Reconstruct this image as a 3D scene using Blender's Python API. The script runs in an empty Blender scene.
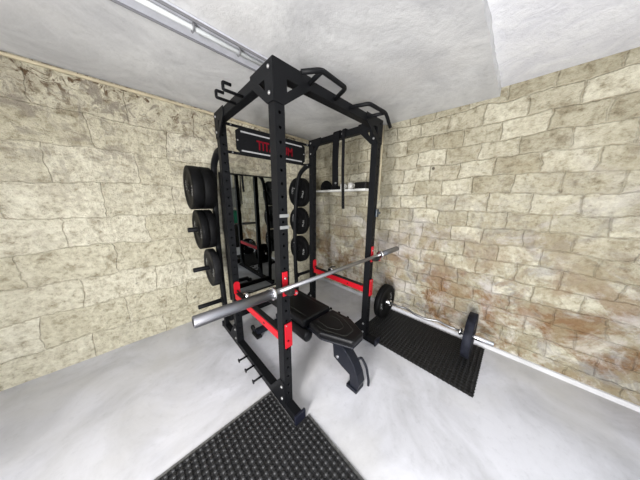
import bpy, bmesh, math, random
from mathutils import Vector, Matrix, noise
random.seed(7)
SC = bpy.context.scene
COL = SC.collection
PI = math.pi

# ------------------------------------------------------------------ helpers
def tag(o, label=None, cat=None, group=None, kind=None):
    if label: o['label'] = label
    if cat: o['category'] = cat
    if group: o['group'] = group
    if kind: o['kind'] = kind
    return o

def thing(name, loc, label, cat, group=None):
    o = bpy.data.objects.new(name, None)
    o.empty_display_size = .05
    COL.objects.link(o); o.location = loc
    return tag(o, label, cat, group)

def world_loc(o):
    v = Vector((0, 0, 0))
    while o: v += Vector(o.location); o = o.parent
    return v

def copy_tree(o, parent=None):
    c = o.copy(); COL.objects.link(c); c.parent = parent
    for ch in list(o.children): copy_tree(ch, c)
    return c

def frame(d):
    d = Vector(d).normalized()
    a = Vector((0, 0, 1)) if abs(d.z) < .9 else Vector((1, 0, 0))
    u = d.cross(a).normalized(); return u, u.cross(d).normalized()

class MB:
    """collects shapes in world coordinates; build() links them as one mesh"""
    def __init__(s): s.v = []; s.f = []; s.sm = []
    def add(s, vs, fs, smooth=False):
        n = len(s.v); s.v += [Vector(p) for p in vs]
        s.f += [[i + n for i in f] for f in fs]; s.sm += [smooth] * len(fs); return s
    def box(s, lo, hi):
        x0, y0, z0 = lo; x1, y1, z1 = hi
        return s.add([(x0,y0,z0),(x1,y0,z0),(x1,y1,z0),(x0,y1,z0),(x0,y0,z1),(x1,y0,z1),(x1,y1,z1),(x0,y1,z1)],
                     [(0,3,2,1),(4,5,6,7),(0,1,5,4),(1,2,6,5),(2,3,7,6),(3,0,4,7)])
    def lathe(s, o, d, prof, n=32, smooth=True):
        """prof: list of (distance along axis, radius)"""
        o = Vector(o); d = Vector(d).normalized(); u, w = frame(d)
        vs = []; fs = []
        for t, r in prof:
            for k in range(n):
                a = 2 * PI * k / n
                vs.append(o + d * t + (u * math.cos(a) + w * math.sin(a)) * r)
        for i in range(len(prof) - 1):
            for k in range(n):
                k2 = (k + 1) % n
                fs.append((i*n+k, i*n+k2, (i+1)*n+k2, (i+1)*n+k))
        s.add(vs, fs, smooth)
        b = len(s.v) - len(vs)
        if prof[0][1] > 1e-6: s.f.append([b + k for k in range(n)][::-1]); s.sm.append(False)
        if prof[-1][1] > 1e-6: s.f.append([b + (len(prof)-1)*n + k for k in range(n)]); s.sm.append(False)
        return s
    def cyl(s, a, b, r, n=20, bev=0):
        a = Vector(a); b = Vector(b); L = (b - a).length
        pr = [(0, r), (L, r)] if not bev else [(0, r-bev), (bev, r), (L-bev, r), (L, r-bev)]
        return s.lathe(a, b - a, pr, n)
    def sweep(s, path, sec, smooth=True, up=None):
        """sec: 2d section; path: points; closed section, capped"""
        P = [Vector(p) for p in path]; n = len(sec); vs = []; fs = []
        T = [(P[min(i+1, len(P)-1)] - P[max(i-1, 0)]).normalized() for i in range(len(P))]
        if up is None: u, w = frame(T[0])
        else: w = Vector(up); u = T[0].cross(w).normalized(); w = u.cross(T[0]).normalized()
        for i, p in enumerate(P):
            u = (u - T[i] * u.dot(T[i])).normalized(); w = u.cross(T[i]).normalized()
            k = 1.0
            if 0 < i < len(P) - 1:
                c = (P[i]-P[i-1]).normalized().dot((P[i+1]-P[i]).normalized()); k = 1 / max(.5, math.sqrt((1+c)/2))
            for a, b in sec: vs.append(p + u * a * 1.0 + w * b * 1.0)
        for i in range(len(P) - 1):
            for k in range(n):
                k2 = (k + 1) % n; fs.append((i*n+k, (i+1)*n+k, (i+1)*n+k2, i*n+k2))
        fs.append(tuple(range(n))[::1]); fs.append(tuple((len(P)-1)*n + k for k in range(n))[::-1])
        return s.add(vs, fs, smooth)
    def tube(s, path, r, n=14, bend=.03):
        return s.sweep(rounded(path, bend), [(r*math.cos(2*PI*k/n), r*math.sin(2*PI*k/n)) for k in range(n)])
    def prism(s, poly, axis, a, b):
        """poly: 2d points in the plane normal to axis ('x': (y,z), 'y': (x,z), 'z': (x,y))"""
        def P(p, t): return {'x': (t, p[0], p[1]), 'y': (p[0], t, p[1]), 'z': (p[0], p[1], t)}[axis]
        n = len(poly); vs = [P(p, a) for p in poly] + [P(p, b) for p in poly]
        fs = [tuple(range(n)), tuple(range(n, 2*n))[::-1]] + [(k, n+k, n+(k+1) % n, (k+1) % n) for k in range(n)]
        return s.add(vs, fs)
    def build(s, name, mat, parent=None, bev=0, seg=2, fix=True):
        off = world_loc(parent) if parent else Vector((0, 0, 0))
        me = bpy.data.meshes.new(name)
        me.from_pydata([v - off for v in s.v], [], s.f)
        for p, sm in zip(me.polygons, s.sm): p.use_smooth = sm
        me.materials.append(mat)
        if fix:
            bm = bmesh.new(); bm.from_mesh(me); bmesh.ops.recalc_face_normals(bm, faces=bm.faces); bm.to_mesh(me); bm.free()
        me.update()
        o = bpy.data.objects.new(name, me); COL.objects.link(o)
        if parent: o.parent = parent
        if bev:
            m = o.modifiers.new('bevel', 'BEVEL'); m.width = bev; m.segments = seg; m.limit_method = 'ANGLE'; m.angle_limit = math.radians(40)
            m.harden_normals = False
        return o

def rounded(path, r, n=5):
    P = [Vector(p) for p in path]; out = [P[0]]
    for i in range(1, len(P) - 1):
        a = P[i-1] - P[i]; b = P[i+1] - P[i]; k = min(r, a.length * .45, b.length * .45)
        A = P[i] + a.normalized() * k; B = P[i] + b.normalized() * k
        for j in range(n + 1):
            t = j / n; out.append(A * (1-t)**2 + P[i] * 2*t*(1-t) + B * t*t)
    out.append(P[-1]); return out

def rect(w, h, r=.006):
    a, b = w/2, h/2
    return [(-a+r,-b),(a-r,-b),(a,-b+r),(a,b-r),(a-r,b),(-a+r,b),(-a,b-r),(-a,-b+r)]

# ------------------------------------------------------------------ materials
def mat(name, color=(.5,.5,.5), rough=.5, metal=0, bump=0, bscale=60, var=0, vscale=8, spec=.5, var2=None):
    m = bpy.data.materials.new(name); m.use_nodes = True
    nt = m.node_tree; N = nt.nodes; b = N['Principled BSDF']
    b.inputs['Base Color'].default_value = (*color, 1); b.inputs['Roughness'].default_value = rough
    b.inputs['Metallic'].default_value = metal; b.inputs['Specular IOR Level'].default_value = spec
    tc = N.new('ShaderNodeTexCoord')
    if var:
        n = N.new('ShaderNodeTexNoise'); n.inputs['Scale'].default_value = vscale; n.inputs['Detail'].default_value = 5
        nt.links.new(tc.outputs['Object'], n.inputs['Vector'])
        r = N.new('ShaderNodeValToRGB'); r.color_ramp.elements[0].position = .35; r.color_ramp.elements[1].position = .68
        r.color_ramp.elements[0].color = (*[c * (1-var) for c in color], 1)
        r.color_ramp.elements[1].color = (*(var2 or [min(1, c * (1+var)) for c in color]), 1)
        nt.links.new(n.outputs['Fac'], r.inputs['Fac']); nt.links.new(r.outputs['Color'], b.inputs['Base Color'])
    if bump:
        n = N.new('ShaderNodeTexNoise'); n.inputs['Scale'].default_value = bscale; n.inputs['Detail'].default_value = 4
        nt.links.new(tc.outputs['Object'], n.inputs['Vector'])
        k = N.new('ShaderNodeBump'); k.inputs['Strength'].default_value = bump; k.inputs['Distance'].default_value = .002
        nt.links.new(n.outputs['Fac'], k.inputs['Height']); nt.links.new(k.outputs['Normal'], b.inputs['Normal'])
    return m

M = dict(
    black=mat('black_powder_coat', (.0055,.0058,.0068), .5, bump=.2, bscale=500, spec=.13),
    navy=mat('dark_steel_foot', (.007,.008,.016), .42, spec=.4),
    plate=mat('plate_rubber', (.010,.010,.011), .55, bump=.3, bscale=250, var=.3),
    plateold=mat('worn_rubber', (.028,.030,.036), .6, bump=.4, bscale=200, var=.45, vscale=14),
    mark=mat('pale_marking', (.55,.55,.55), .6),
    red=mat('red_powder_coat', (.40,.004,.012), .45, spec=.3),
    chrome=mat('chrome', (.62,.62,.64), .2, metal=1),
    steel=mat('brushed_steel', (.32,.32,.33), .42, metal=1, bump=.2, bscale=300),
    sleeve=mat('zinc_sleeve', (.22,.22,.235), .45, metal=1),
    zinc=mat('zinc_bolt', (.30,.30,.30), .4, metal=.5),
    rubber=mat('mat_rubber', (.016,.016,.017), .55, bump=.3, bscale=300, var=.3, vscale=30, spec=.5),
    edge=mat('worn_mat_edge', (.13,.13,.125), .8, var=.3, vscale=20),
    rubber2=mat('mat_rubber_dark', (.006,.006,.0065), .5, bump=.3, bscale=300, spec=.4),
    vinyl=mat('black_vinyl', (.003,.003,.004), .36, bump=.3, bscale=400, spec=.28),
    stitch=mat('grey_stitching', (.035,.035,.03), .8, spec=.1),
    benchm=mat('charcoal_bench_steel', (.007,.008,.013), .42, spec=.28),
    plastic=mat('black_plastic', (.005,.005,.005), .5, spec=.3),
    liner=mat('black_liner', (.005,.005,.005), .6, spec=.3),
    white=mat('white_gloss', (.80,.80,.78), .4),
    ceramic=mat('white_ceramic', (.78,.77,.74), .25),
    strap=mat('black_webbing', (.004,.004,.005), .85, bump=.6, bscale=500, spec=.2),
    cream=mat('cream_paint', (.55,.48,.33), .6, var=.15),
    letter=mat('red_lettering', (.15,.004,.010), .7, spec=.1),
    stripe=mat('grey_stripe', (.36,.36,.37), .5),
    alu=mat('fixture_metal', (.52,.53,.58), .6, var=.08, vscale=20),
    clipm=mat('lamp_clip', (.16,.16,.17), .5),
    glass=mat('lamp_tube_glass', (.60,.62,.63), .3),
    grey=mat('cupboard_grey', (.34,.35,.35), .6, var=.1),
    green=mat('green_plastic', (.01,.20,.12), .45),
    blue=mat('blue_grey_plastic', (.015,.024,.035), .35),
    timber=mat('weathered_timber', (.22,.13,.06), .8, var=.5, vscale=20),
)
def plate_mat(name, color, axis, R, var=.3):
    m = mat(name, color, .6, bump=.3, bscale=220, var=var, vscale=14, spec=.12); nt = m.node_tree; L = nt.links.new; bs = nt.nodes['Principled BSDF']
    src = bs.inputs['Base Color'].links[0].from_socket
    tc = nt.nodes.new('ShaderNodeTexCoord'); sp = nt.nodes.new('ShaderNodeSeparateXYZ'); L(tc.outputs['Object'], sp.inputs[0])
    def op(o, a, b=None):
        k = nt.nodes.new('ShaderNodeMath'); k.operation = o
        for i, v in enumerate((a, b)):
            if v is None: continue
            if isinstance(v, (int, float)): k.inputs[i].default_value = v
            else: L(v, k.inputs[i])
        return k.outputs[0]
    u, z = sp.outputs[axis], sp.outputs['Z']
    r = op('SQRT', op('ADD', op('MULTIPLY', u, u), op('MULTIPLY', z, z)))
    th = op('ARCTAN2', z, u)
    ring = op('MULTIPLY', op('GREATER_THAN', r, R*.52), op('LESS_THAN', r, R*.68))
    arc = op('GREATER_THAN', op('COSINE', op('MULTIPLY', op('SUBTRACT', th, .25), 2)), .72)
    dash = op('GREATER_THAN', op('SINE', op('MULTIPLY', th, 46)), -.1)
    n = nt.nodes.new('ShaderNodeTexNoise'); n.inputs['Scale'].default_value = 75; L(tc.outputs['Object'], n.inputs['Vector'])
    k = op('MULTIPLY', op('MULTIPLY', ring, arc), op('MULTIPLY', dash, op('GREATER_THAN', n.outputs['Fac'], .50)))
    x = nt.nodes.new('ShaderNodeMix'); x.data_type = 'RGBA'; L(k, x.inputs[0]); L(src, x.inputs[6]); x.inputs[7].default_value = (.42,.42,.42,1)
    L(x.outputs[2], bs.inputs['Base Color']); return m
M['plate'] = plate_mat('plate_rubber', (.003,.003,.0034), 'Y', .195)
M['platey'] = plate_mat('plate_rubber_far', (.003,.003,.0034), 'X', .21)
M['plateold'] = plate_mat('worn_rubber', (.010,.010,.011), 'Y', .195, .4)
M['plateoldy'] = plate_mat('scuffed_rubber', (.012,.013,.019), 'X', .21, .5)
mm = bpy.data.materials.new('mirror_glass'); mm.use_nodes = True
b = mm.node_tree.nodes['Principled BSDF']; b.inputs['Metallic'].default_value = 1; b.inputs['Roughness'].default_value = .015
b.inputs['Base Color'].default_value = (.27,.285,.28,1); M['mirror'] = mm

def node(nt, t, **k):
    n = nt.nodes.new(t)
    for a, v in k.items():
        if a in n.inputs.keys(): n.inputs[a].default_value = v
        else: setattr(n, a, v)
    return n

def ramp(nt, src, stops):
    r = nt.nodes.new('ShaderNodeValToRGB'); e = r.color_ramp.elements
    while len(e) > 1: e.remove(e[-1])
    e[0].position = stops[0][0]; e[0].color = (*stops[0][1], 1)
    for p, c in stops[1:]:
        x = e.new(p); x.color = (*c, 1)
    nt.links.new(src, r.inputs['Fac']); return r.outputs['Color']

def mix(nt, fac, a, b, mode='MIX'):
    m = nt.nodes.new('ShaderNodeMix'); m.data_type = 'RGBA'; m.blend_type = mode
    for sock, val in ((m.inputs[0], fac), (m.inputs[6], a), (m.inputs[7], b)):
        if hasattr(val, 'links') or hasattr(val, 'is_output'): nt.links.new(val, sock)
        elif isinstance(val, (int, float)): sock.default_value = val
        else: sock.default_value = (*val, 1)
    return m.outputs[2]

def wall_material(name, axis, bw, bh, c1, c2, mortar, msize, warp, stains, bumpd=.03, offset=(0,0), pits=.9, jb=1.0):
    m = bpy.data.materials.new(name); m.use_nodes = True; nt = m.node_tree; L = nt.links.new
    bs = nt.nodes['Principled BSDF']; bs.inputs['Roughness'].default_value = .9; bs.inputs['Specular IOR Level'].default_value = .15
    tc = nt.nodes.new('ShaderNodeTexCoord'); sp = nt.nodes.new('ShaderNodeSeparateXYZ'); L(tc.outputs['Object'], sp.inputs[0])
    cb = nt.nodes.new('ShaderNodeCombineXYZ'); L(sp.outputs[axis], cb.inputs[0]); L(sp.outputs['Z'], cb.inputs[1])
    mp = node(nt, 'ShaderNodeMapping'); mp.inputs['Location'].default_value = (offset[0], offset[1], 0); L(cb.outputs[0], mp.inputs[0])
    P = mp.outputs[0]
    # two scales of warp so that the joints wander
    def warped(src, scale, amt):
        n = node(nt, 'ShaderNodeTexNoise', Scale=scale, Detail=2.0); L(src, n.inputs['Vector'])
        v = nt.nodes.new('ShaderNodeVectorMath'); v.operation = 'SUBTRACT'; L(n.outputs['Color'], v.inputs[0]); v.inputs[1].default_value = (.5,.5,.5)
        w = nt.nodes.new('ShaderNodeVectorMath'); w.operation = 'SCALE'; L(v.outputs[0], w.inputs[0]); w.inputs['Scale'].default_value = amt
        a = nt.nodes.new('ShaderNodeVectorMath'); a.operation = 'ADD'; L(src, a.inputs[0]); L(w.outputs[0], a.inputs[1]); return a.outputs[0]
    W = warped(warped(warped(P, 2.2, warp), 7, warp*.42), 24, warp * .22)
    br = node(nt, 'ShaderNodeTexBrick', Scale=1.0); br.inputs['Brick Width'].default_value = bw; br.inputs['Row Height'].default_value = bh
    br.inputs['Mortar Size'].default_value = msize; br.inputs['Mortar Smooth'].default_value = 1.0; br.inputs['Bias'].default_value = 0
    br.inputs['Color1'].default_value = (0,0,0,1); br.inputs['Color2'].default_value = (1,1,1,1); br.inputs['Mortar'].default_value = (.5,.5,.5,1)
    L(W, br.inputs['Vector'])
    n1 = node(nt, 'ShaderNodeTexNoise', Scale=3.2, Detail=6.0, Roughness=.65); L(P, n1.inputs['Vector'])
    n2 = node(nt, 'ShaderNodeTexNoise', Scale=26.0, Detail=8.0, Roughness=.72); L(P, n2.inputs['Vector'])
    n3 = node(nt, 'ShaderNodeTexNoise', Scale=1.35, Detail=6.0, Roughness=.6); n3.inputs['Distortion'].default_value = .4; L(tc.outputs['Object'], n3.inputs['Vector'])
    per = mix(nt, .55, br.outputs['Color'], n1.outputs['Color'])
    bwv = nt.nodes.new('ShaderNodeRGBToBW'); L(per, bwv.inputs[0])
    col = ramp(nt, bwv.outputs[0], [(.28, c1), (.5, tuple((a+b)/2 for a, b in zip(c1, c2))), (.72, c2)])
    fine = ramp(nt, n2.outputs['Fac'], [(.32, (.38,.33,.27)), (.44, (.85,.83,.80)), (.56, (1.02,1.02,1.02)), (.72, (1.15,1.15,1.15))])
    col = mix(nt, .85, col, fine, 'MULTIPLY')
    n4 = node(nt, 'ShaderNodeTexNoise', Scale=9.0, Detail=7.0, Roughness=.7); L(P, n4.inputs['Vector'])
    col = mix(nt, .8, col, ramp(nt, n4.outputs['Fac'], [(.34, (.48,.43,.36)), (.47, (.95,.94,.92)), (.66, (1.12,1.12,1.12))]), 'MULTIPLY')
    vo = node(nt, 'ShaderNodeTexVoronoi', Scale=3.4); L(W, vo.inputs['Vector'])
    pit = ramp(nt, vo.outputs['Distance'], [(.035, (.06,.05,.04)), (.06, (1,1,1))])
    col = mix(nt, pits, col, pit, 'MULTIPLY')
    mf = ramp(nt, br.outputs['Fac'], [(.25, (0,0,0)), (.95, (1,1,1))])
    mn = ramp(nt, n4.outputs['Fac'], [(.42, (.03,.03,.03)), (.64, (.8,.8,.8))])
    mfac = mix(nt, 1.0, mf, mn, 'MULTIPLY')
    col = mix(nt, mfac, col, mortar)
    # stains: each (colour, z low, z high, threshold, scale, seed)
    for c, zl, zh, th, sc, sd, st in stains:
        ns = node(nt, 'ShaderNodeTexNoise', Scale=sc, Detail=7.0, Roughness=.68); ns.inputs['Distortion'].default_value = .8
        mp2 = node(nt, 'ShaderNodeMapping'); mp2.inputs['Location'].default_value = (sd, sd*1.7, 0); L(P, mp2.inputs[0]); L(mp2.outputs[0], ns.inputs['Vector'])
        sf = ramp(nt, ns.outputs['Fac'], [(th, (0,0,0)), (th + .13, (1,1,1))])
        mr = nt.nodes.new('ShaderNodeMapRange'); L(sp.outputs['Z'], mr.inputs[0])
        mr.inputs[1].default_value = zl; mr.inputs[2].default_value = zh; mr.inputs[3].default_value = st; mr.inputs[4].default_value = 0 if zl < zh else 0
        k = mix(nt, 1.0, sf, mr.outputs[0], 'MULTIPLY')
        col = mix(nt, k, col, c)
    L(col, bs.inputs['Base Color'])
    inv = nt.nodes.new('ShaderNodeMath'); inv.operation = 'SUBTRACT'; inv.inputs[0].default_value = 1; L(br.outputs['Fac'], inv.inputs[1])
    jm = nt.nodes.new('ShaderNodeMath'); jm.operation = 'MULTIPLY'; L(inv.outputs[0], jm.inputs[0]); jm.inputs[1].default_value = jb
    h = nt.nodes.new('ShaderNodeMath'); h.operation = 'MULTIPLY_ADD'; L(n2.outputs['Fac'], h.inputs[0]); h.inputs[1].default_value = 1.5; L(jm.outputs[0], h.inputs[2])
    h2 = nt.nodes.new('ShaderNodeMath'); h2.operation = 'MULTIPLY_ADD'; L(n1.outputs['Fac'], h2.inputs[0]); h2.inputs[1].default_value = 1.2; L(h.outputs[0], h2.inputs[2])
    bp = nt.nodes.new('ShaderNodeBump'); bp.inputs['Strength'].default_value = .9; bp.inputs['Distance'].default_value = bumpd
    L(h2.outputs[0], bp.inputs['Height']); L(bp.outputs['Normal'], bs.inputs['Normal'])
    return m

M['wall_right'] = wall_material('painted_brick', 'Y', .27, .155, (.44,.405,.30), (.71,.68,.55), (.36,.30,.20), .010, .085,
    [((.27,.25,.24), .45, 2.0, .47, 3.8, 3.1, .8), ((.25,.14,.065), .45, 1.25, .43, 3.1, 9.3, .95), ((.36,.30,.19), .2, 2.6, .47, 5.5, 6.1, .75),
     ((.66,.62,.60), .9, 2.0, .53, 2.1, 5.7, .7), ((.78,.74,.66), .10, .8, .50, 3.3, 1.7, .8)], .030, (.07,.03), .9, .6)
M['wall_back'] = wall_material('painted_rubble', 'X', .50, .27, (.64,.60,.46), (.80,.765,.63), (.42,.34,.23), .006, .11,
    [((.30,.27,.23), 1.0, 1.9, .53, 3.6, 2.2, 0.0), ((.50,.45,.35), .9, 2.2, .53, 3.8, 7.7, .0), ((.45,.40,.31), 1.5, .6, .52, 5.1, 2.7, .6)], .026, (.16,.04), .5, .45)

# extra weathering high up on the back wall: its own stain layers grow towards the ceiling
def add_top_stain(m, c, z0, z1, th, sc, seed):
    nt = m.node_tree; L = nt.links.new; bs = nt.nodes['Principled BSDF']; src = bs.inputs['Base Color'].links[0].from_socket
    tc = nt.nodes.new('ShaderNodeTexCoord'); sp = nt.nodes.new('ShaderNodeSeparateXYZ'); L(tc.outputs['Object'], sp.inputs[0])
    mp = node(nt, 'ShaderNodeMapping'); mp.inputs['Location'].default_value = (seed,)*3; L(tc.outputs['Object'], mp.inputs[0])
    ns = node(nt, 'ShaderNodeTexNoise', Scale=sc, Detail=6.0, Roughness=.7); ns.inputs['Distortion'].default_value = 1.2; L(mp.outputs[0], ns.inputs['Vector'])
    sf = ramp(nt, ns.outputs['Fac'], [(th, (0,0,0)), (th+.08, (1,1,1))])
    mr = nt.nodes.new('ShaderNodeMapRange'); L(sp.outputs['Z'], mr.inputs[0]); mr.inputs[1].default_value = z0; mr.inputs[2].default_value = z1
    L(mix(nt, mix(nt, 1.0, sf, mr.outputs[0], 'MULTIPLY'), src, c), bs.inputs['Base Color'])
add_top_stain(M['wall_back'], (.15,.10,.06), 1.95, 2.3, .52, 11, 1.3)
add_top_stain(M['wall_back'], (.34,.30,.24), 1.3, 2.2, .52, 6, 4.3)

def plaster(name, base, dark, scale, warm=None, rough=.8, bumpd=.006, bst=.5, th=(.35,.65)):
    m = bpy.data.materials.new(name); m.use_nodes = True; nt = m.node_tree; L = nt.links.new
    bs = nt.nodes['Principled BSDF']; bs.inputs['Roughness'].default_value = rough; bs.inputs['Specular IOR Level'].default_value = .3
    tc = nt.nodes.new('ShaderNodeTexCoord'); P = tc.outputs['Object']
    n1 = node(nt, 'ShaderNodeTexNoise', Scale=scale, Detail=7.0, Roughness=.62); n1.inputs['Distortion'].default_value = .7; L(P, n1.inputs['Vector'])
    n2 = node(nt, 'ShaderNodeTexNoise', Scale=scale*9, Detail=6.0, Roughness=.7); L(P, n2.inputs['Vector'])
    c = ramp(nt, n1.outputs['Fac'], [(th[0], dark), (th[1], base)])
    f = ramp(nt, n2.outputs['Fac'], [(.28, (.80,.80,.80)), (.45, (1,1,1)), (.7, (1.04,1.04,1.04))])
    c = mix(nt, .7, c, f, 'MULTIPLY')
    if warm:
        n3 = node(nt, 'ShaderNodeTexNoise', Scale=scale*.7, Detail=4.0); mp = node(nt, 'ShaderNodeMapping'); mp.inputs['Location'].default_value = (4,2,7)
        L(P, mp.inputs[0]); L(mp.outputs[0], n3.inputs['Vector'])
        c = mix(nt, ramp(nt, n3.outputs['Fac'], [(.5, (0,0,0)), (.72, (.8,.8,.8))]), c, warm)
    L(c, bs.inputs['Base Color'])
    a = nt.nodes.new('ShaderNodeMath'); a.operation = 'MULTIPLY_ADD'; L(n2.outputs['Fac'], a.inputs[0]); a.inputs[1].default_value = .35; L(n1.outputs['Fac'], a.inputs[2])
    bp = nt.nodes.new('ShaderNodeBump'); bp.inputs['Strength'].default_value = bst; bp.inputs['Distance'].default_value = bumpd
    L(a.outputs[0], bp.inputs['Height']); L(bp.outputs['Normal'], bs.inputs['Normal'])
    return m
M['floor'] = plaster('painted_concrete', (.63,.63,.665), (.46,.46,.48), 2.0, (.56,.55,.53), .5, .004, .5, (.36,.60))
M['ceiling'] = plaster('rough_plaster', (.69,.69,.69), (.47,.47,.48), 1.6, (.56,.55,.54), .9, .012, .7)
M['whitewall'] = plaster('white_plaster', (.80,.80,.82), (.68,.68,.72), 6, None, .9, .01)

# ------------------------------------------------------------------ the room
XR, YB, XL, YF = 2.396, 2.551, -1.35, -1.40
def ceil_z(y): return 2.325 + .033 * y
def struct(o): o['kind'] = 'structure'; return o

def relief_wall(name, axis, pos, a0, a1, z1, material, sign, amp=.008, step=.035):
    """a wall whose visible face is gently uneven; solid behind"""
    na = int((a1-a0)/step); nz = int(z1/step); vs = []; fs = []
    for j in range(nz+1):
        for i in range(na+1):
            a = a0 + (a1-a0)*i/na; z = z1*j/nz
            d = amp * (noise.noise(Vector((a*2.3, z*2.9, pos*3))) + .6*noise.noise(Vector((a*9, z*9, pos))))
            d = max(d, -.02)
            vs.append((pos + sign*(-abs(d)*0 + d), a, z) if axis == 'x' else (a, pos + sign*d, z))
    for j in range(nz):
        for i in range(na):
            k = j*(na+1)+i; fs.append((k, k+1, k+na+2, k+na+1))
    m = MB(); m.add(vs, fs, True)
    lo, hi = pos + sign*.03, pos + sign*.16
    if axis == 'x': m.box((min(lo,hi), a0, 0), (max(lo,hi), a1, z1))
    else: m.box((a0, min(lo,hi), 0), (a1, max(lo,hi), z1))
    return struct(m.build(name, material, fix=False))

f = MB(); f.box((XL-.2, YF-.2, -.12), (XR+.16, YB+.16, 0)); struct(f.build('floor', M['floor']))
relief_wall('wall_right', 'x', XR+.004, YF, YB+.02, 2.46, M['wall_right'], 1)
relief_wall('wall_back', 'y', YB+.004, XL, XR+.02, 2.46, M['wall_back'], 1, .012)
# left and front walls, with the wide openings that let the daylight in
w = MB(); w.box((XL-.14, 1.15, 0), (XL, YB+.16, 2.46)); w.box((XL-.14, YF-.14, 2.15), (XL, 1.15, 2.46)); w.box((XL-.14, YF-.14, 0), (XL, -1.15, 2.15))
struct(w.build('wall_left', M['whitewall']))
w = MB(); w.box((XL, YF-.14, 0), (-1.0, YF, 2.46)); w.box((1.75, YF-.14, 0), (XR+.16, YF, 2.46)); w.box((-1.0, YF-.14, 2.15), (1.75, YF, 2.46))
struct(w.build('wall_front', M['whitewall']))
# lower, rough ceiling with a ragged front edge
m = MB(); n = 90; EDGE = .25; vs = []
xs = [XL + (XR-XL)*i/n for i in range(n+1)]
for x in xs:
    e = EDGE + .012*noise.noise(Vector((x*7, 3, 0))) + .010*noise.noise(Vector((x*25, 1, 0)))
    vs += [(x, e, ceil_z(e)), (x, YB+.02, ceil_z(YB)), (x, YB+.02, 2.6), (x, e+.004, 2.6)]
fs = []
for i in range(n):
    k = i*4
    fs += [(k, k+1, k+5, k+4), (k+2, k+3, k+7, k+6), (k+3, k, k+4, k+7)]
m.add(vs, fs); struct(m.build('ceiling', M['ceiling']))
m = MB(); m.box((XL-.14, YF-.14, 2.40), (XR+.16, EDGE+.03, 2.55)); struct(m.build('ceiling_front', M['whitewall']))
# cream batten along the top of the back wall, pale fillet at the foot of the right wall
m = MB(); m.box((XL, YB-.026, 2.372), (XR-.03, YB-.004, 2.392)); struct(m.build('trim_1', M['cream'], bev=.004))
m = MB(); m.prism([(XR-.03, 0), (XR+.01, 0), (XR+.01, .032), (XR-.010, .028)], 'y', YF+.02, YB-.03); struct(m.build('trim_2', M['floor']))

# ------------------------------------------------------------------ power rack
X0, Y0, X1, Y2, W_, HT = .578, .919, 1.577, 1.743, .06, 2.115
rack = thing('power_rack', ((X0+X1+W_)/2, (Y0+Y2+W_)/2, 0), 'tall black steel power rack with a red-lettered nameplate, standing in the corner of the room', 'power rack')
B = M['black']

def upright(x, y, z0, z1):
    """hollow square post with a row of round holes through its front and back faces"""
    m = MB(); pitch = .07; r = .0085; w = W_
    n0 = .137; cells = []
    z = n0 - pitch/2
    while z < z0: z += pitch
    bot = z
    while z + pitch <= z1 - .02: cells.append((z, z+pitch)); z += pitch
    for yy in (y, y+w):
        s = 1 if yy == y else -1
        m.add([(x,yy,z0),(x+w,yy,z0),(x+w,yy,bot),(x,yy,bot)], [(0,1,2,3)])
        m.add([(x,yy,z),(x+w,yy,z),(x+w,yy,z1),(x,yy,z1)], [(0,1,2,3)])
        for a, b_ in cells:
            c = (x+w/2, (a+b_)/2); K = 16; inn = []; out = []; dp = []
            for k in range(K):
                t = 2*PI*k/K + PI/4; cx, cz = math.cos(t), math.sin(t)
                q = max(abs(cx), abs(cz))
                inn.append((c[0]+cx*r, yy, c[1]+cz*r)); dp.append((c[0]+cx*r, yy+s*.006, c[1]+cz*r))
                out.append((c[0]+cx/q*w/2, yy, c[1]+cz/q*pitch/2))
            m.add(out+inn+dp, [(k, (k+1) % K, K+(k+1) % K, K+k) for k in range(K)] + [(K+k, K+(k+1) % K, 2*K+(k+1) % K, 2*K+k) for k in range(K)])
    for xx in (x, x+w):
        m.add([(xx,y,z0),(xx,y+w,z0),(xx,y+w,z1),(xx,y,z1)], [(0,1,2,3)])
    m.add([(x,y,z1),(x+w,y,z1),(x+w,y+w,z1),(x,y+w,z1)], [(0,1,2,3)])
    return m.build('upright', B, rack, fix=False)
PX = [(X0,Y0),(X0,Y2),(X1,Y2),(X1,Y0)]
for x, y in PX: upright(x, y, .058, HT)

# foot beams on the floor, running front to back, with rubber-capped front ends
for x, s in ((X0, -1), (X1, 1)):
    fb = MB().box((x, .805, .004), (x+W_, 2.20, .06)).build('foot_beam', B, rack, bev=.004)
    MB().box((x-.006, .795, 0), (x+W_+.018, .812, .072)).build('end_cap', M['navy'], fb, bev=.003)
    MB().box((x-.004, 2.195, 0), (x+W_+.004, 2.208, .068)).build('end_cap', M['navy'], fb, bev=.003)
    for y in (1.53, 1.39, 1.25):
        xe = x if s < 0 else x + W_
        p = MB(); p.cyl((xe, y, .045), (xe+s*.075, y, .045), .008); p.cyl((xe+s*.075, y, .045), (xe+s*.082, y, .045), .018, bev=.002)
        p.build('band_peg', B, fb)
    # base gussets, on the outer face of each post
    for y, dy in ((Y0, 1), (Y2, 1)):
        xo = x-.005 if s < 0 else x-.005
        MB().prism([(y, .03), (y+.20, .03), (y+.20, .06), (y+.06, .235), (y, .235)], 'x', xo, x).build('gusset_plate', B, rack, bev=.001)
        for z in (.19, .095):
            MB().lathe((xo, y+.03, z), (-1,0,0), [(0,.011),(.004,.011),(.008,.007),(.009,.0)], 12).build('bolt', M['zinc'], rack)
# rear lower crossbar
MB().box((X0+W_, 2.12, .075), (X1, 2.17, .135)).build('crossbar', B, rack, bev=.004)

# top beams
for x in (X0, X1): MB().box((x+.001, Y0+W_, HT-.062), (x+W_-.001, Y2+.004, HT-.002)).build('top_beam', B, rack, bev=.004)
MB().box((X0+W_, Y0+.001, HT-.062), (X1, Y0+W_-.001, HT-.002)).build('top_beam', B, rack, bev=.004)

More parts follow.
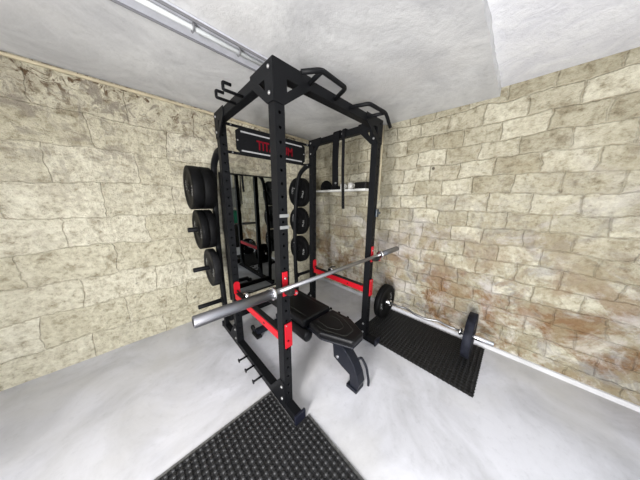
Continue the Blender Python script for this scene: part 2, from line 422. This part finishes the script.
def gusset(axis, pos, th, c, da, db, hole=True, sa=1):
    """triangular corner plate hanging from the top corner c, arms da along and db down, with a triangular cut-out"""
    a0, z0 = c
    O = [(a0, z0), (a0+sa*da, z0), (a0+sa*da, z0-.055), (a0+sa*.065, z0-db), (a0, z0-db)]
    m = MB()
    if not hole: return m.prism(O, axis, pos, pos+th)
    t0 = (a0+sa*.078, z0-.070); t1 = (a0+sa*(da-.095), z0-.070); t2 = (a0+sa*.078, z0-db+.062)
    m.prism([O[0], O[1], O[2], (a0+sa*da*.82, z0-.064), t1, t0, (a0, z0-.064)], axis, pos, pos+th)
    m.prism([(a0, z0-.064), t0, t2, (a0+sa*.065, z0-db), (a0, z0-db)], axis, pos, pos+th)
    m.prism([t2, t1, (a0+sa*da*.82, z0-.064), O[2], (a0+sa*.065, z0-db)], axis, pos, pos+th)
    return m
ZT = HT + .003
# left face of the near post and the left rear post, front face of both front posts, inner faces on the right
for ax, pos, c, da, db, sa in (('x', X0-.006, (Y0-.002, ZT), .235, .185, 1), ('x', X0-.006, (Y2+W_, ZT), .20, .185, -1),
                           ('y', Y0-.006, (X0-.004, ZT), .25, .19, 1), ('y', Y0-.006, (X1+W_+.004, ZT), .25, .19, -1),
                           ('x', X1-.006, (Y0, ZT), .20, .185, 1), ('x', X1-.006, (Y2+W_, ZT), .20, .185, -1)):
    g = gusset(ax, pos, .006, c, da, db, True, sa).build('gusset_plate', B, rack)
    for z in (ZT-.032, ZT-.145):
        a = c[0] + sa*.035
        if ax == 'x': MB().lathe((pos, a, z), (-1,0,0), [(0,.0095),(.004,.0095),(.007,.006),(.008,0)], 12).build('bolt', M['zinc'], g)
        elif c[0] > 1: MB().lathe((a, pos, z), (0,-1,0), [(0,.010),(.004,.010),(.007,.006),(.008,0)], 12).build('bolt', B, g)

# angled pull-up handles in front of the front beam
for s in (-1, 1):
    X = lambda v: 1.1075 + s*v
    end = (X(.427), .833, 2.058) if s < 0 else (X(.43), .792, 2.012)
    h = MB(); h.tube([(X(.075), Y0+.01, 2.085), (X(.125), .798, 2.085), (X(.335), .787, 2.085), end], .0125, bend=.025)
    h.tube([(X(.328), .79, 2.085), (X(.30), Y0+.01, 2.085)], .0125)
    h.build('pull_up_handle', B, rack)
# storage hooks on the left beam: rod out, up, and back in
for y in (1.27, 1.39):
    h = MB(); h.sweep(rounded([(X0+.01, y, 2.062), (.466, y, 2.062), (.466, y, 2.100), (.512, y, 2.100)], .006, 3), rect(.015, .015, .003))
    h.build('bar_hook', B, rack)
# small pins on the right side beam
for y in (1.30, 1.40): MB().lathe((X1, y, 2.085), (-1,0,0), [(0,.010),(.012,.010),(.016,.006),(.017,0)], 12).build('bolt', M['zinc'], rack)

# nameplate between the rear posts
yn = Y2+.035
npf = MB(); xa, xb = X0+W_, X1
npf.box((xa, yn, 2.052), (xb, yn+.006, 2.074)); npf.box((xa, yn, 1.835), (xb, yn+.006, 1.857))
npf.prism([(xa+.115, 2.052), (xa+.085, 2.03), (xa+.085, 1.88), (xa+.115, 1.857), (xb-.115, 1.857), (xb-.085, 1.88), (xb-.085, 2.03), (xb-.115, 2.052)], 'y', yn, yn+.006)
plate_o = npf.build('nameplate', B, rack)
for z in (2.024, 1.868): MB().box((xa+.13, yn-.0015, z), (xb-.13, yn+.002, z+.012)).build('stripe', M['stripe'], plate_o)
for px, pz in ((xa+.05, 2.063), (xb-.05, 2.063), (xa+.05, 1.846), (xb-.05, 1.846), (xa+.10, 1.955), (xb-.10, 1.955)):
    MB().lathe((px, yn, pz), (0,-1,0), [(0,.007),(.004,.006),(.006,0)], 10).build('bolt', M['zinc'], plate_o)
cu = bpy.data.curves.new('lettering', 'FONT'); cu.body = 'TITANIUM'; cu.size = .1; cu.extrude = .0012; cu.offset = .0022
cu.align_x = 'LEFT'
to = bpy.data.objects.new('tmp_lettering', cu); COL.objects.link(to)
bpy.context.view_layer.update()
dg = bpy.context.evaluated_depsgraph_get(); me = bpy.data.meshes.new_from_object(to.evaluated_get(dg))
bpy.data.objects.remove(to)
xsv = [v.co.x for v in me.vertices]; ysv = [v.co.y for v in me.vertices]
x0_, x1_, y0_, y1_ = min(xsv), max(xsv), min(ysv), max(ysv); rl = world_loc(rack)
for v in me.vertices:
    X_ = .912 + (v.co.x-x0_)/(x1_-x0_)*.405; Z_ = 1.905 + (v.co.y-y0_)/(y1_-y0_)*.082; Y_ = yn - .002 - v.co.z
    v.co = Vector((X_, Y_, Z_)) - rl
me.materials.clear(); me.materials.append(M['letter'])
lo = bpy.data.objects.new('lettering', me); COL.objects.link(lo); lo.parent = plate_o; lo['label'] = 'red capital lettering'

# bowed rear storage frames with four plate pegs each
PEGZ = (1.556, 1.165, .763, .362); YP = 2.115
for x, s in ((X0+.002, -1), (X1+.008, 1)):
    path = [(x+.025, Y2+W_-.01, 1.86), (x+.025, 1.90, 1.855), (x+.025, 2.03, 1.78), (x+.025, 2.075, 1.65), (x+.025, 2.115, 1.42), (x+.025, 2.15, 1.05), (x+.025, 2.155, .60), (x+.025, 2.14, .30), (x+.025, 2.12, .055)]
    st = MB(); st.sweep(rounded(path, .07, 5), rect(.05, .05, .012)).build
    sf = st.build('storage_frame', B, rack)
    for z in (1.60, 1.25, .86): 
        yb_ = 2.115 if z > 1.3 else 2.15
        MB().lathe((x, yb_-.006, z), (-1,0,0), [(0,.007),(.003,.007),(.005,0)], 10).build('bolt', M['zinc'], sf)
    for z in PEGZ:
        xs_, xe = (x, .352 if z < 1.5 else .392) if s < 0 else (x+.05, X1+.285)
        p = MB(); p.cyl((xs_, YP+.02, z), (xe, YP+.02, z), .0225, bev=.003)
        p.cyl((xs_, YP+.02, z), (xs_+s*.008, YP+.02, z), .034)
        p.build('plate_peg', B, sf)
# silver bands strapped round the near post
for z in (1.362, 1.296):
    m = MB(); m.box((X0+.006, Y0-.007, z-.009), (X0+W_+.004, Y0-.0005, z+.009))
    tag(m.build('metal_band', M['zinc'], rack), 'silver band on the front post')
# blue-grey spring pin on the outer side of the right front post
m = MB(); m.box((X1+W_-.022, Y0-.018, 1.30), (X1+W_+.016, Y0-.0005, 1.372)); m.cyl((X1+W_+.014, Y0-.009, 1.336), (X1+W_+.045, Y0-.009, 1.336), .013)
tag(m.build('spring_pin', M['blue'], rack, bev=.004), 'blue-grey pin housing')

# ------------------------------------------------------------------ J hooks (one per front post)
YBAR = .868; ZB0, ZB1 = .950, .932; XB0, XB1 = .118, 2.045
def zbar(x): return ZB0 + (ZB1-ZB0)*(x-XB0)/(XB1-XB0)
def j_hook(x, z, label):
    t = thing('j_hook', (x+.03, Y0, z), label, 'j-hook', 'red bar hooks on the front posts')
    m = MB(); m.box((x+.006, Y0-.010, z-.070), (x+.042, Y0-.003, z+.085))
    m.build('bracket', M['red'], t, bev=.002)
    l = MB(); l.prism([(Y0-.010, z-.055), (Y0-.010, z-.0152), (YBAR-.020, z-.0152), (YBAR-.022, z-.002), (YBAR-.030, z-.002), (YBAR-.031, z-.034), (YBAR-.016, z-.048)], 'x', x+.014, x+.040); l.build('cup', M['liner'], t, bev=.001)
    MB().lathe((x+.024, Y0-.010, z+.045), (0,-1,0), [(0,.007),(.004,.007),(.006,.004),(.007,0)], 12).build('bolt', M['zinc'], t)
    k = MB(); k.cyl((x+.054, YBAR+.012, z-.036), (x+.054, YBAR-.026, z-.036), .0155, bev=.003); k.build('roller', M['red'], t)
    k = MB(); k.cyl((x+.054, YBAR-.026, z-.036), (x+.054, YBAR-.030, z-.036), .006); k.build('roller_bolt', M['zinc'], t)
    return t
j_hook(X0, zbar(X0+.03), 'red bar hook on the nearest post, under the left of the racked bar')
j_hook(X1, zbar(X1+.03), 'red bar hook on the right front post, under the far end of the racked bar')

# ------------------------------------------------------------------ safety arms
def safety(x, label):
    t = thing('safety_arm', (x+.03, (Y0+Y2)/2, .53), label, 'safety arm', 'red safety arms of the rack')
    a = MB(); a.box((x+.006, Y0+W_+.002, .532), (x+.054, Y2-.014, .590)); a.build('arm', M['red'], t, bev=.003)
    l = MB(); l.box((x+.010, Y0+W_+.03, .590), (x+.050, Y2-.04, .600)); l.build('liner', M['liner'], t, bev=.002)
    m = MB(); m.box((x+.010, Y0-.014, .508), (x+.062, Y0-.004, .682)); m.build('front_bracket', M['red'], t, bev=.002)
    m = MB()
    pts = [(x+.002, .585), (x+.058, .585)] + [(x+.03+.028*math.cos(k*PI/8), .672+.028*math.sin(k*PI/8)) for k in range(9)]
    m.prism(pts, 'y', Y2-.014, Y2-.007); m.build('rear_bracket', M['red'], t, bev=.001)
    MB().cyl((x+.03, Y0-.014, .56), (x+.03, Y0+W_+.01, .56), .0075).build('pin', M['plastic'], t)
    MB().cyl((x+.03, Y2-.05, .61), (x+.03, Y2-.004, .61), .0075).build('pin', M['plastic'], t)
    MB().cyl((x+.004, 1.18, .561), (x+.0058, 1.18, .561), .009).build('hole_plug', M['plastic'], t)
    MB().lathe((x+.02, Y0-.014, .672), (0,-1,0), [(0,.005),(.002,.005),(.003,0)], 10).build('bolt', M['zinc'], t)
    return t
safety(X0, 'red safety arm with black top strip, along the left side of the rack')
safety(X1, 'red safety arm with black top strip, on the right side of the rack')

# spring clips left on the two safety arms
def clip(x, y, label):
    t = thing('bar_clip', (x, y, .601), label, 'bar clip', 'bar clips resting on the safety arms')
    m = MB()
    m.lathe((x-.018, y, .601+.031), (1,0,0), [(0,.026),(0,.031),(.036,.031),(.036,.026),(0,.026)], 24)
    m.build('ring', M['chrome'], t)
    m = MB(); m.tube([(x-.01, y+.03, .648), (x+.02, y+.01, .672), (x+.05, y-.03, .668)], .006); m.build('lever', M['plastic'], t)
    return t
clip(X0+.035, 1.53, 'chrome bar clip with black lever resting on the left safety arm')
clip(X1+.03, 1.45, 'small chrome bar clip resting on the right safety arm near the wall')

# ------------------------------------------------------------------ racked barbell
bb = thing('barbell', ((XB0+XB1)/2, YBAR, .94), 'long steel barbell without plates racked across the front of the power rack', 'barbell')
D = Vector((XB1-XB0, 0, ZB1-ZB0)).normalized(); A = Vector((XB0, YBAR, ZB0)); LB = (XB1-XB0)/D.x
SL = .385
MB().lathe(A+D*(SL-.01), D, [(0,.0145),(LB-2*SL+.02,.0145)], 24).build('shaft', M['steel'], bb)
for a, d in ((A, D), (A+D*LB, -D)):
    s = MB(); s.lathe(a, d, [(0,.020),(0,.0235),(.003,.0265),(SL-.02,.0265),(SL-.02,.026)], 32); s.build('sleeve', M['sleeve'], bb)
    MB().lathe(a+d*(SL-.022), d, [(0,.030),(.004,.037),(.016,.037),(.020,.030)], 32).build('collar', M['chrome'], bb)
    MB().lathe(a-d*.0015, d, [(0,.012),(.002,.019)], 24).build('end_plug', M['plastic'], bb)

# ------------------------------------------------------------------ weight plates
def make_plate(x_axis_name, R, T, m, label, group, marks=True, axis='x', seed=0):
    """centre at the origin; outer face towards -axis"""
    t = thing('weight_plate', (0,0,0), label, 'weight plate', group)
    d = Vector((1,0,0)) if axis == 'x' else Vector((0,1,0))
    r = R
    prof = [(-T/2+.004, .0265), (-T/2, .030), (-T/2, .052), (-T/2+.006, .058), (-T/2+.007, r*.74), (-T/2+.001, r*.80), (-T/2, r-.004), (-T/2+.003, r)]
    prof = prof + [(-a, b_) for a, b_ in prof[::-1]] + [prof[0]]
    s = MB(); s.lathe((0,0,0), d, prof, 56); s.build('disc', m, t, fix=True)
    h = MB(); h.lathe((0,0,0), d, [(-T/2+.003,.0255),(-T/2+.001,.031),(T/2-.001,.031),(T/2-.003,.0255),(-T/2+.003,.0255)], 28); tag(h.build('hub', M['sleeve'], t), 'steel hub ring')
    return t
GP = 'weight plates on the storage pegs'
YPP = YP + .02
def put(src, x, z, label, y=YPP, rz=0):
    c = copy_tree(src); c.location = (x, y, z); c['label'] = label; return c
R0 = .195
base = make_plate('x', R0, .088, M['plate'], 'x', GP, seed=1)
base.location = (.441, YPP, PEGZ[0]-.004); base['label'] = 'outer black rubber plate on the top left storage peg'
put(base, .531, PEGZ[0]-.004, 'inner black rubber plate on the top left storage peg, against the rack frame')
thin = make_plate('x', .190, .062, M['plate'], 'x', GP, seed=2)
thin.location = (.458, YPP, PEGZ[1]-.004); thin['label'] = 'outer black plate on the second left storage peg, with the peg end sticking out'
put(thin, .5225, PEGZ[1]-.004, 'inner black plate on the second left storage peg, nearer the rack frame')
p3 = make_plate('x', .195, .060, M['plateold'], 'x', GP, seed=3)
p3.location = (.522, YPP, PEGZ[2]-.004); p3['label'] = 'single greyish black plate on the lowest loaded peg at the left'
put(base, 1.69, PEGZ[0]-.004, 'black plate on the top storage peg behind the right rear post')
put(thin, 1.68, PEGZ[1]-.004, 'black plate on the middle storage peg behind the right rear post')
put(thin, 1.68, PEGZ[2]-.004, 'black plate on the third storage peg behind the right rear post, above a bare peg')

# ------------------------------------------------------------------ loaded curl bar on the right mat
RE = .21; XE = 2.10
pe = make_plate('y', RE, .062, M['plateoldy'], 'x', 'plates on the curl bar', axis='y', seed=5)
pe.location = (XE, .135, RE+.019); pe['label'] = 'scuffed black plate on the near end of the curl bar on the right mat'
pe2 = copy_tree(pe); pe2.location = (XE, .985, RE+.019); pe2['label'] = 'black plate on the far end of the curl bar, next to the right front post'
for c in pe2.children:
    if c.name.startswith('disc'):
        c.data = c.data.copy(); c.data.materials[0] = M['platey']
cb = thing('curl_bar', (XE, .56, RE+.019), 'bent chrome curl bar loaded with two plates lying on the right floor mat', 'curl bar')
ze = RE+.019
MB().tube([(XE, .92, ze), (XE, .80, ze), (XE+.016, .72, ze+.006), (XE-.018, .62, ze-.006), (XE-.018, .50, ze-.006), (XE+.016, .40, ze+.006), (XE, .32, ze), (XE, .20, ze)], .0115, bend=.04).build('shaft', M['steel'], cb)
for y0_c, y1_c in ((.905, 1.12), (.215, -.035)):
    s = 1 if y1_c > y0_c else -1
    MB().cyl((XE, y0_c, ze), (XE, y1_c, ze), .0245, 28, bev=.003).build('sleeve', M['chrome'], cb)
    MB().cyl((XE, y0_c, ze), (XE, y0_c+s*.018, ze), .036, 28, bev=.003).build('collar', M['chrome'], cb)

# ------------------------------------------------------------------ rubber floor mats
def stud_mat(name, polyf, x0, x1, y0, y1, a, h, rb, label, material, outline, rib=.010):
    t = thing(name, ((x0+x1)/2, (y0+y1)/2, 0), label, 'floor mat')
    MB().prism(outline, 'z', .0, .006).build('base_sheet', material, t)
    m = MB(); nx = int(round((x1-x0)/a)); ny = int(round((y1-y0)/a))
    for i in range(nx):
        for j in range(ny):
            x = x1 - a*(i+.5); y = y1 - a*(j+.5)
            if not polyf(x, y): continue
            # stud (rounded), and two ribs to the neighbours
            m.lathe((x, y, .005), (0,0,1), [(0, rb*1.05), (h*.6-.005, rb), (h-.008, rb*.85), (h-.005, rb*.45), (h-.0048, 0)], 10)
            if polyf(x-a, y): m.box((x-a+rb*.7, y-rib/2, .005), (x-rb*.7, y+rib/2, h*.72))
            if polyf(x, y-a): m.box((x-rib/2, y-a+rb*.7, .005), (x+rib/2, y-rb*.7, h*.72))
    m.build('studs', material, t)
    return t
XM, YM = .562, 1.105
def inA(x, y): return x < XM or (x < .668 and y < .79)
ma = stud_mat('floor_mat', inA, -.86, .668, -.40, YM, .0325, .019, .0115, 'black studded rubber mat at the front left, under the foot of the nearest post',
         M['rubber'], [(-.86, -.40), (.668, -.40), (.668, .793), (XM, .793), (XM, YM), (-.86, YM)], rib=.012)
m = MB(); e = .016
m.prism([(-.86, YM), (XM, YM), (XM, .793), (XM+e*.8, .793+.01), (XM+e*.8, YM+e), (-.86, YM+e)], 'z', 0, .005)
m.prism([(.668, -.40), (.668+e, -.40), (.668+e, .793), (.668, .793)], 'z', 0, .005)
tag(m.build('edge_strip', M['edge'], ma), 'worn grey edge of the mat')
stud_mat('floor_mat', lambda x, y: True, 1.645, 2.335, .02, 1.06, .0345, .016, .0125, 'black rubber mat beside the brick wall, under the loaded curl bar',
         M['rubber2'], [(1.645, .02), (2.335, .02), (2.335, 1.06), (1.645, 1.06)], rib=.010)

# ------------------------------------------------------------------ weight bench
bn = thing('weight_bench', (1.075, 1.2, 0), 'black padded weight bench with a curved front leg, standing inside the rack', 'weight bench')
CX = 1.075
def pad(poly, z0, z1, name, parent, bev=.02):
    m = MB(); m.prism(poly, 'z', z0, z1); return m.build(name, M['vinyl'], parent, bev=bev, seg=4)
seat = pad([(CX-.140,1.085),(CX-.160,.93),(CX-.055,.685),(CX+.090,.690),(CX+.165,.87),(CX+.160,1.085)], .385, .445, 'seat', bn)
back = pad([(CX-.165,1.115),(CX+.165,1.115),(CX+.165,1.80),(CX+.12,1.85),(CX-.12,1.85),(CX-.165,1.80)], .375, .455, 'backrest', bn)
def stitch(path, z, parent):
    m = MB(); m.tube([(x, y, z) for x, y in path], .0016, 6, bend=.02); return m.build('stitching', M['stitch'], parent)
stitch([(CX-.115,1.03),(CX-.12,.94),(CX-.05,.76),(CX+.05,.76),(CX+.115,.92),(CX+.115,1.03)], .4455, seat)
stitch([(CX-.07,1.03),(CX-.075,.93),(CX-.03,.84),(CX+.03,.84),(CX+.075,.93),(CX+.07,1.03)], .4455, seat)
stitch([(CX-.11,1.16),(CX-.12,1.72),(CX,1.79),(CX+.12,1.72),(CX+.11,1.16)], .4555, back)
m = MB(); m.prism([(CX-.135,1.075),(CX-.152,.93),(CX-.05,.69),(CX+.086,.695),(CX+.16,.87),(CX+.155,1.075)], 'z', .372, .386); m.build('seat_tray', M['benchm'], bn, bev=.004)
# spine under the pads, seat hinge carriage and support sectors
m = MB(); m.sweep([(CX,.80,.33),(CX,1.2,.27),(CX,1.78,.12)], rect(.08,.06,.006), smooth=False); m.build('frame', M['benchm'], bn)
m = MB()
for sx in (-.135, .125):
    m.prism([(1.06,.375),(1.10,.30),(1.22,.265),(1.38,.30),(1.52,.375)], 'x', CX+sx, CX+sx+.010)
m.box((CX-.13,1.30,.345), (CX+.13,1.33,.375)); m.box((CX-.13,1.10,.345), (CX+.13,1.13,.375)); m.build('support_plate', M['benchm'], bn, bev=.002)
m = MB(); m.box((CX-.035,1.20,.26), (CX+.035,1.26,.38)); m.build('hinge_block', M['benchm'], bn, bev=.003)
MB().box((CX-.03,.84,.30), (CX+.03,1.05,.374)).build('hinge_block', M['benchm'], bn, bev=.003)
# padded side roll seen under the left edge of the backrest
m = MB(); m.lathe((CX-.155,1.06,.325), (0,1,0), [(0,.02),(.004,.042),(.012,.048),(.25,.048),(.258,.042),(.262,.02)], 24); m.build('roller_pad', M['vinyl'], bn)
# curved front leg in profile
prof = [(.930,.372),(.905,.30),(.890,.17),(.80,.135),(.724,.115),(.716,.03),(.745,.0),(.655,.0),(.632,.085),(.652,.155),(.69,.225),(.75,.285),(.82,.335),(.85,.372)]
m = MB(); m.prism(prof, 'x', CX-.035, CX+.045); m.build('leg', M['benchm'], bn, bev=.006)
m = MB(); m.box((CX-.045,.645,0), (CX+.055,.742,.03)); m.build('foot', M['benchm'], bn, bev=.004)
m = MB(); m.cyl((CX-.043,.845,.20), (CX+.052,.845,.20), .012); tag(m.build('leg_bolt', M['chrome'], bn), 'silver bolt head')
m = MB(); m.cyl((CX-.075,.90,.345), (CX-.03,.90,.345), .010); m.cyl((CX-.078,.90,.345), (CX-.07,.90,.345), .014); tag(m.build('adjusting_pin', M['chrome'], bn), 'silver adjusting pin')
m = MB(); m.tube([(CX+.045,.70,.225),(CX+.075,.69,.225),(CX+.075,.64,.17),(CX+.075,.615,.06),(CX+.075,.615,.018)], .010, bend=.03); m.build('carry_handle', M['benchm'], bn)
# rear cross foot with two small wheels
m = MB(); m.box((CX-.285,1.745,.02), (CX+.285,1.805,.075)); m.build('rear_foot', M['benchm'], bn, bev=.005)
for sx in (-1, 1):
    x = CX+sx*.285
    m = MB(); m.box((x-.03,1.71,0), (x+.03,1.84,.03)); m.build('foot_cap', M['plastic'], bn, bev=.006)
    m = MB(); m.cyl((x-.012, 1.865, .045), (x+.012, 1.865, .045), .035, 20, bev=.004); m.build('wheel', M['plastic'], bn)
    m = MB(); m.box((x-.006,1.80,.03), (x+.006,1.87,.055)); m.build('wheel_arm', M['benchm'], bn)

# ------------------------------------------------------------------ straps over the right top beam
def strap(y, w, zb, th, name, label, cat, buckle=False, sway=0):
    t = thing(name, (X1+.03, y, 2.05), label, cat)
    ys = [y-w/2, y+w/2]; m = MB()
    pts = [(X1-.009-th, zb), (X1-.009-th, HT+.001+th), (X1+W_+.001+th, HT+.001+th), (X1+W_+.001+th, 2.06)]
    path = [(p[0], y+sway*(2.1-p[1]), p[1]) for p in pts]
    path = [path[0], (path[0][0]-.01, y+sway*.4, (zb+2.1)/2), path[1], path[2], path[3]]
    m.sweep(rounded(path, .012, 3), [(-th/2*0-w/2, -th/2), (w/2, -th/2), (w/2, th/2), (-w/2, th/2)] , smooth=False, up=(1,0,0))
    m.build('webbing', M['strap'], t)
    if buckle:
        MB().cyl((X1-.022-th, y-.012, zb+.03), (X1-.014-th, y-.012, zb+.03), .009).build('stud', M['zinc'], t)
    return t
strap(1.372, .080, 1.595, .006, 'hanging_strap', 'wide short black strap hanging from the right top beam, in front of the shelf', 'strap', True)
strap(1.280, .034, 1.365, .006, 'resistance_band', 'thin long black band hanging from the right top beam past the white shelf', 'band', False, -.03)

# ------------------------------------------------------------------ shelf and what stands on it
sh = thing('wall_shelf', (XR-.1, 1.90, 1.60), 'narrow white shelf on the brick wall behind the rack', 'shelf')
MB().box((2.20, 1.42, 1.578), (XR-.012, 2.44, 1.606)).build('board', M['white'], sh, bev=.002)
ZS = 1.607
t = thing('kit_bag', (2.29, 2.24, ZS), 'rounded black bag at the left end of the white shelf', 'bag')
m = MB(); m.lathe((2.29, 2.20, ZS), (0,0,1), [(0,.085),(.03,.095),(.08,.088),(.12,.065),(.145,.03),(.152,0)], 24); m.build('body', M['strap'], t)
m = MB(); m.tube([(2.21, 2.16, ZS+.06), (2.195, 2.12, ZS+.09), (2.22, 2.09, ZS+.012)], .008); m.build('strap', M['strap'], t)
t = thing('lifting_belt', (2.29, 2.02, ZS), 'low coiled black belt lying on the white shelf between the bag and the mugs', 'belt')
m = MB(); m.lathe((2.285, 2.00, ZS), (0,0,1), [(0,.066),(0,.074),(.052,.074),(.052,.066),(0,.066)], 28); m.build('coil', M['strap'], t)
m = MB(); m.box((2.208, 1.92, ZS+.004), (2.215, 2.03, ZS+.042)); m.build('tail', M['strap'], t)
def mug(y, h, label):
    t = thing('mug', (2.28, y, ZS), label, 'mug', 'white cups on the shelf')
    m = MB(); m.lathe((2.28, y, ZS), (0,0,1), [(0,.034),(.004,.038),(h,.042),(h,.038),(.008,.034),(.008,0)], 28); m.build('cup', M['ceramic'], t)
    m = MB(); m.tube([(2.28, y-.038, ZS+h*.8), (2.28, y-.066, ZS+h*.7), (2.28, y-.062, ZS+h*.35), (2.28, y-.038, ZS+h*.22)], .006, 8, bend=.015); m.build('handle', M['ceramic'], t)
mug(1.850, .080, 'white mug on the shelf, left one, partly behind the hanging band')
mug(1.712, .088, 'white mug on the shelf, right one, next to the black case')
t = thing('black_case', (2.29, 1.52, ZS), 'flat black case at the right end of the white shelf', 'case')
m = MB(); m.box((2.22, 1.425, ZS), (2.34, 1.60, ZS+.085)); m.build('body', M['plastic'], t, bev=.008)
m = MB(); m.box((2.217, 1.42, ZS+.064), (2.342, 1.605, ZS+.073)); m.build('lid_rim', M['plastic'], t, bev=.002)

# conduit on the right wall
t = thing('conduit_pipe', (XR-.02, 1.335, 1.46), 'cream vertical conduit pipe on the brick wall behind the right front post', 'conduit')
m = MB(); m.cyl((XR-.022, 1.312, 1.46), (XR-.022, 1.312, 2.362), .0105, 16); m.build('pipe', M['cream'], t)
for z in (1.62, 2.15): m = MB(); m.box((XR-.036, 1.295, z), (XR-.012, 1.329, z+.016)); m.build('clip', M['cream'], t, bev=.003)

# ------------------------------------------------------------------ wall mirror
t = thing('wall_mirror', (1.195, YB-.03, .08), 'large black-framed mirror on the back wall, behind the rack under the nameplate', 'mirror')
mx0, mx1, mz0, mz1 = .79, 1.60, .125, 1.765
MB().box((mx0+.012, YB-.034, mz0+.012), (mx1-.012, YB-.028, mz1-.012)).build('glass', M['mirror'], t)
m = MB()
for lo_, hi_ in (((mx0,YB-.044,mz0),(mx0+.018,YB-.014,mz1)), ((mx1-.018,YB-.044,mz0),(mx1,YB-.014,mz1)), ((mx0+.018,YB-.044,mz0),(mx1-.018,YB-.014,mz0+.02)), ((mx0+.018,YB-.044,mz1-.014),(mx1-.018,YB-.014,mz1))): m.box(lo_, hi_)
m.box((mx0+.018, YB-.027, mz0+.02), (mx1-.018, YB-.016, mz1-.014))
m.build('frame', M['plastic'], t)

# ------------------------------------------------------------------ ceiling batten light (off), running along the ceiling
zc = ceil_z(1.35) - .004
t = thing('batten_light', (0, 1.34, zc-.07), 'long unlit fluorescent batten light fixed to the ceiling above the near post', 'ceiling light')
xa, xb = -.45, 1.02
m = MB(); m.box((xa, 1.300, zc-.014), (xb, 1.450, zc)); m.build('reflector', M['alu'], t, bev=.003)
m = MB(); m.box((xa+.01, 1.444, zc-.026), (xb-.01, 1.452, zc-.014)); m.build('reflector_lip', M['clipm'], t, bev=.002)
m = MB(); m.box((xa+.01, 1.296, zc-.028), (xb-.01, 1.304, zc-.014)); m.build('reflector_lip', M['clipm'], t, bev=.002)
m = MB(); m.cyl((xa+.03, 1.335, zc-.034), (xb-.03, 1.335, zc-.034), .0125, 20); m.build('lamp_tube', M['glass'], t)
for x in (.02, .36, .60, .88):
    m = MB(); m.sweep(rounded([(x, 1.317, zc-.012), (x, 1.317, zc-.042), (x, 1.335, zc-.051), (x, 1.353, zc-.042), (x, 1.353, zc-.012)], .01), rect(.016, .004, .001)); m.build('clip', M['clipm'], t)
for x in (xa+.012, xb-.03): m = MB(); m.box((x, 1.315, zc-.054), (x+.018, 1.355, zc-.014)); m.build('end_holder', M['white'], t, bev=.003)

# ------------------------------------------------------------------ things the mirror shows, behind the camera
t = thing('cupboard', (2.22, -1.1, 1.2), 'grey wall cupboard at the front end of the brick wall, seen only in the mirror', 'cupboard')
MB().box((1.97, -1.39, 1.22), (XR-.012, -.83, 1.78)).build('body', M['grey'], t, bev=.004)
d = MB().box((1.99, -.829, 1.235), (XR-.03, -.815, 1.765)).build('door', M['grey'], t, bev=.003)
MB().cyl((2.04, -.80, 1.30), (2.04, -.80, 1.40), .006).build('handle', M['chrome'], d)
for z0_, z1_, mt_, lb in ((.0, .38, 'plastic', 'black plastic tub, lowest of the stack seen only in the mirror'), (.385, .70, 'plastic', 'black plastic tub, middle of the stack seen only in the mirror'), (.705, 1.12, 'green', 'green plastic tub, topmost of the stack seen only in the mirror')):
    t = thing('storage_tub', (2.16, -1.1, z0_), lb, 'storage tub', 'stacked storage tubs')
    MB().prism([(1.98, z0_), (2.34, z0_), (2.37, z1_-.04), (1.95, z1_-.04)], 'y', -1.34, -.86).build('body', M[mt_], t, bev=.01)
    MB().box((1.94, -1.35, z1_-.039), (2.378, -.85, z1_)).build('lid', M[mt_], t, bev=.006)

# ------------------------------------------------------------------ light: daylight through the two openings
def area(name, loc, rot, sx, sy, e, color=(1,1,1)):
    l = bpy.data.lights.new(name, 'AREA'); l.shape = 'RECTANGLE'; l.size = sx; l.size_y = sy; l.energy = e; l.color = color
    o = bpy.data.objects.new(name, l); COL.objects.link(o); o.location = loc; o.rotation_euler = rot; return o
area('daylight_left', (XL-.30, -.25, 1.05), (0, -PI/2, 0), 1.2, .8, 185, (1, .985, .965))
area('daylight_front', (.37, YF-.2, 1.10), (PI/2, 0, 0), 2.7, 2.0, 24, (.93, .96, 1))
wd = bpy.data.worlds.new('sky'); SC.world = wd; wd.use_nodes = True
wn = wd.node_tree; sky = wn.nodes.new('ShaderNodeTexSky'); sky.sky_type = 'NISHITA'; sky.sun_disc = False; sky.sun_elevation = math.radians(40); sky.sun_rotation = math.radians(60)
wn.links.new(sky.outputs[0], wn.nodes['Background'].inputs[0]); wn.nodes['Background'].inputs[1].default_value = .12

# ------------------------------------------------------------------ camera
cd = bpy.data.cameras.new('camera'); cam = bpy.data.objects.new('camera', cd); COL.objects.link(cam); SC.camera = cam
cd.sensor_width = 36; cd.lens = 190.656/640*36; cd.clip_start = .02
pit, yaw, ro = math.radians(11.777), math.radians(45.575), math.radians(.434)
fh = Vector((math.cos(yaw), math.sin(yaw), 0)); Rt = Vector((math.sin(yaw), -math.cos(yaw), 0)); Z = Vector((0,0,1))
Fw = math.cos(pit)*fh - math.sin(pit)*Z; Up = math.cos(pit)*Z + math.sin(pit)*fh
R2 = math.cos(ro)*Rt + math.sin(ro)*Up; U2 = math.cos(ro)*Up - math.sin(ro)*Rt
cam.matrix_world = Matrix(((R2.x,U2.x,-Fw.x,0),(R2.y,U2.y,-Fw.y,0),(R2.z,U2.z,-Fw.z,1.45),(0,0,0,1)))

SC.view_settings.view_transform = 'Standard'; SC.view_settings.look = 'None'; SC.view_settings.gamma = 1
SC.view_settings.use_curve_mapping = False; SC.view_settings.exposure = 0.12
SC.cycles.max_bounces = 8; SC.cycles.diffuse_bounces = 2; SC.cycles.use_denoising = True
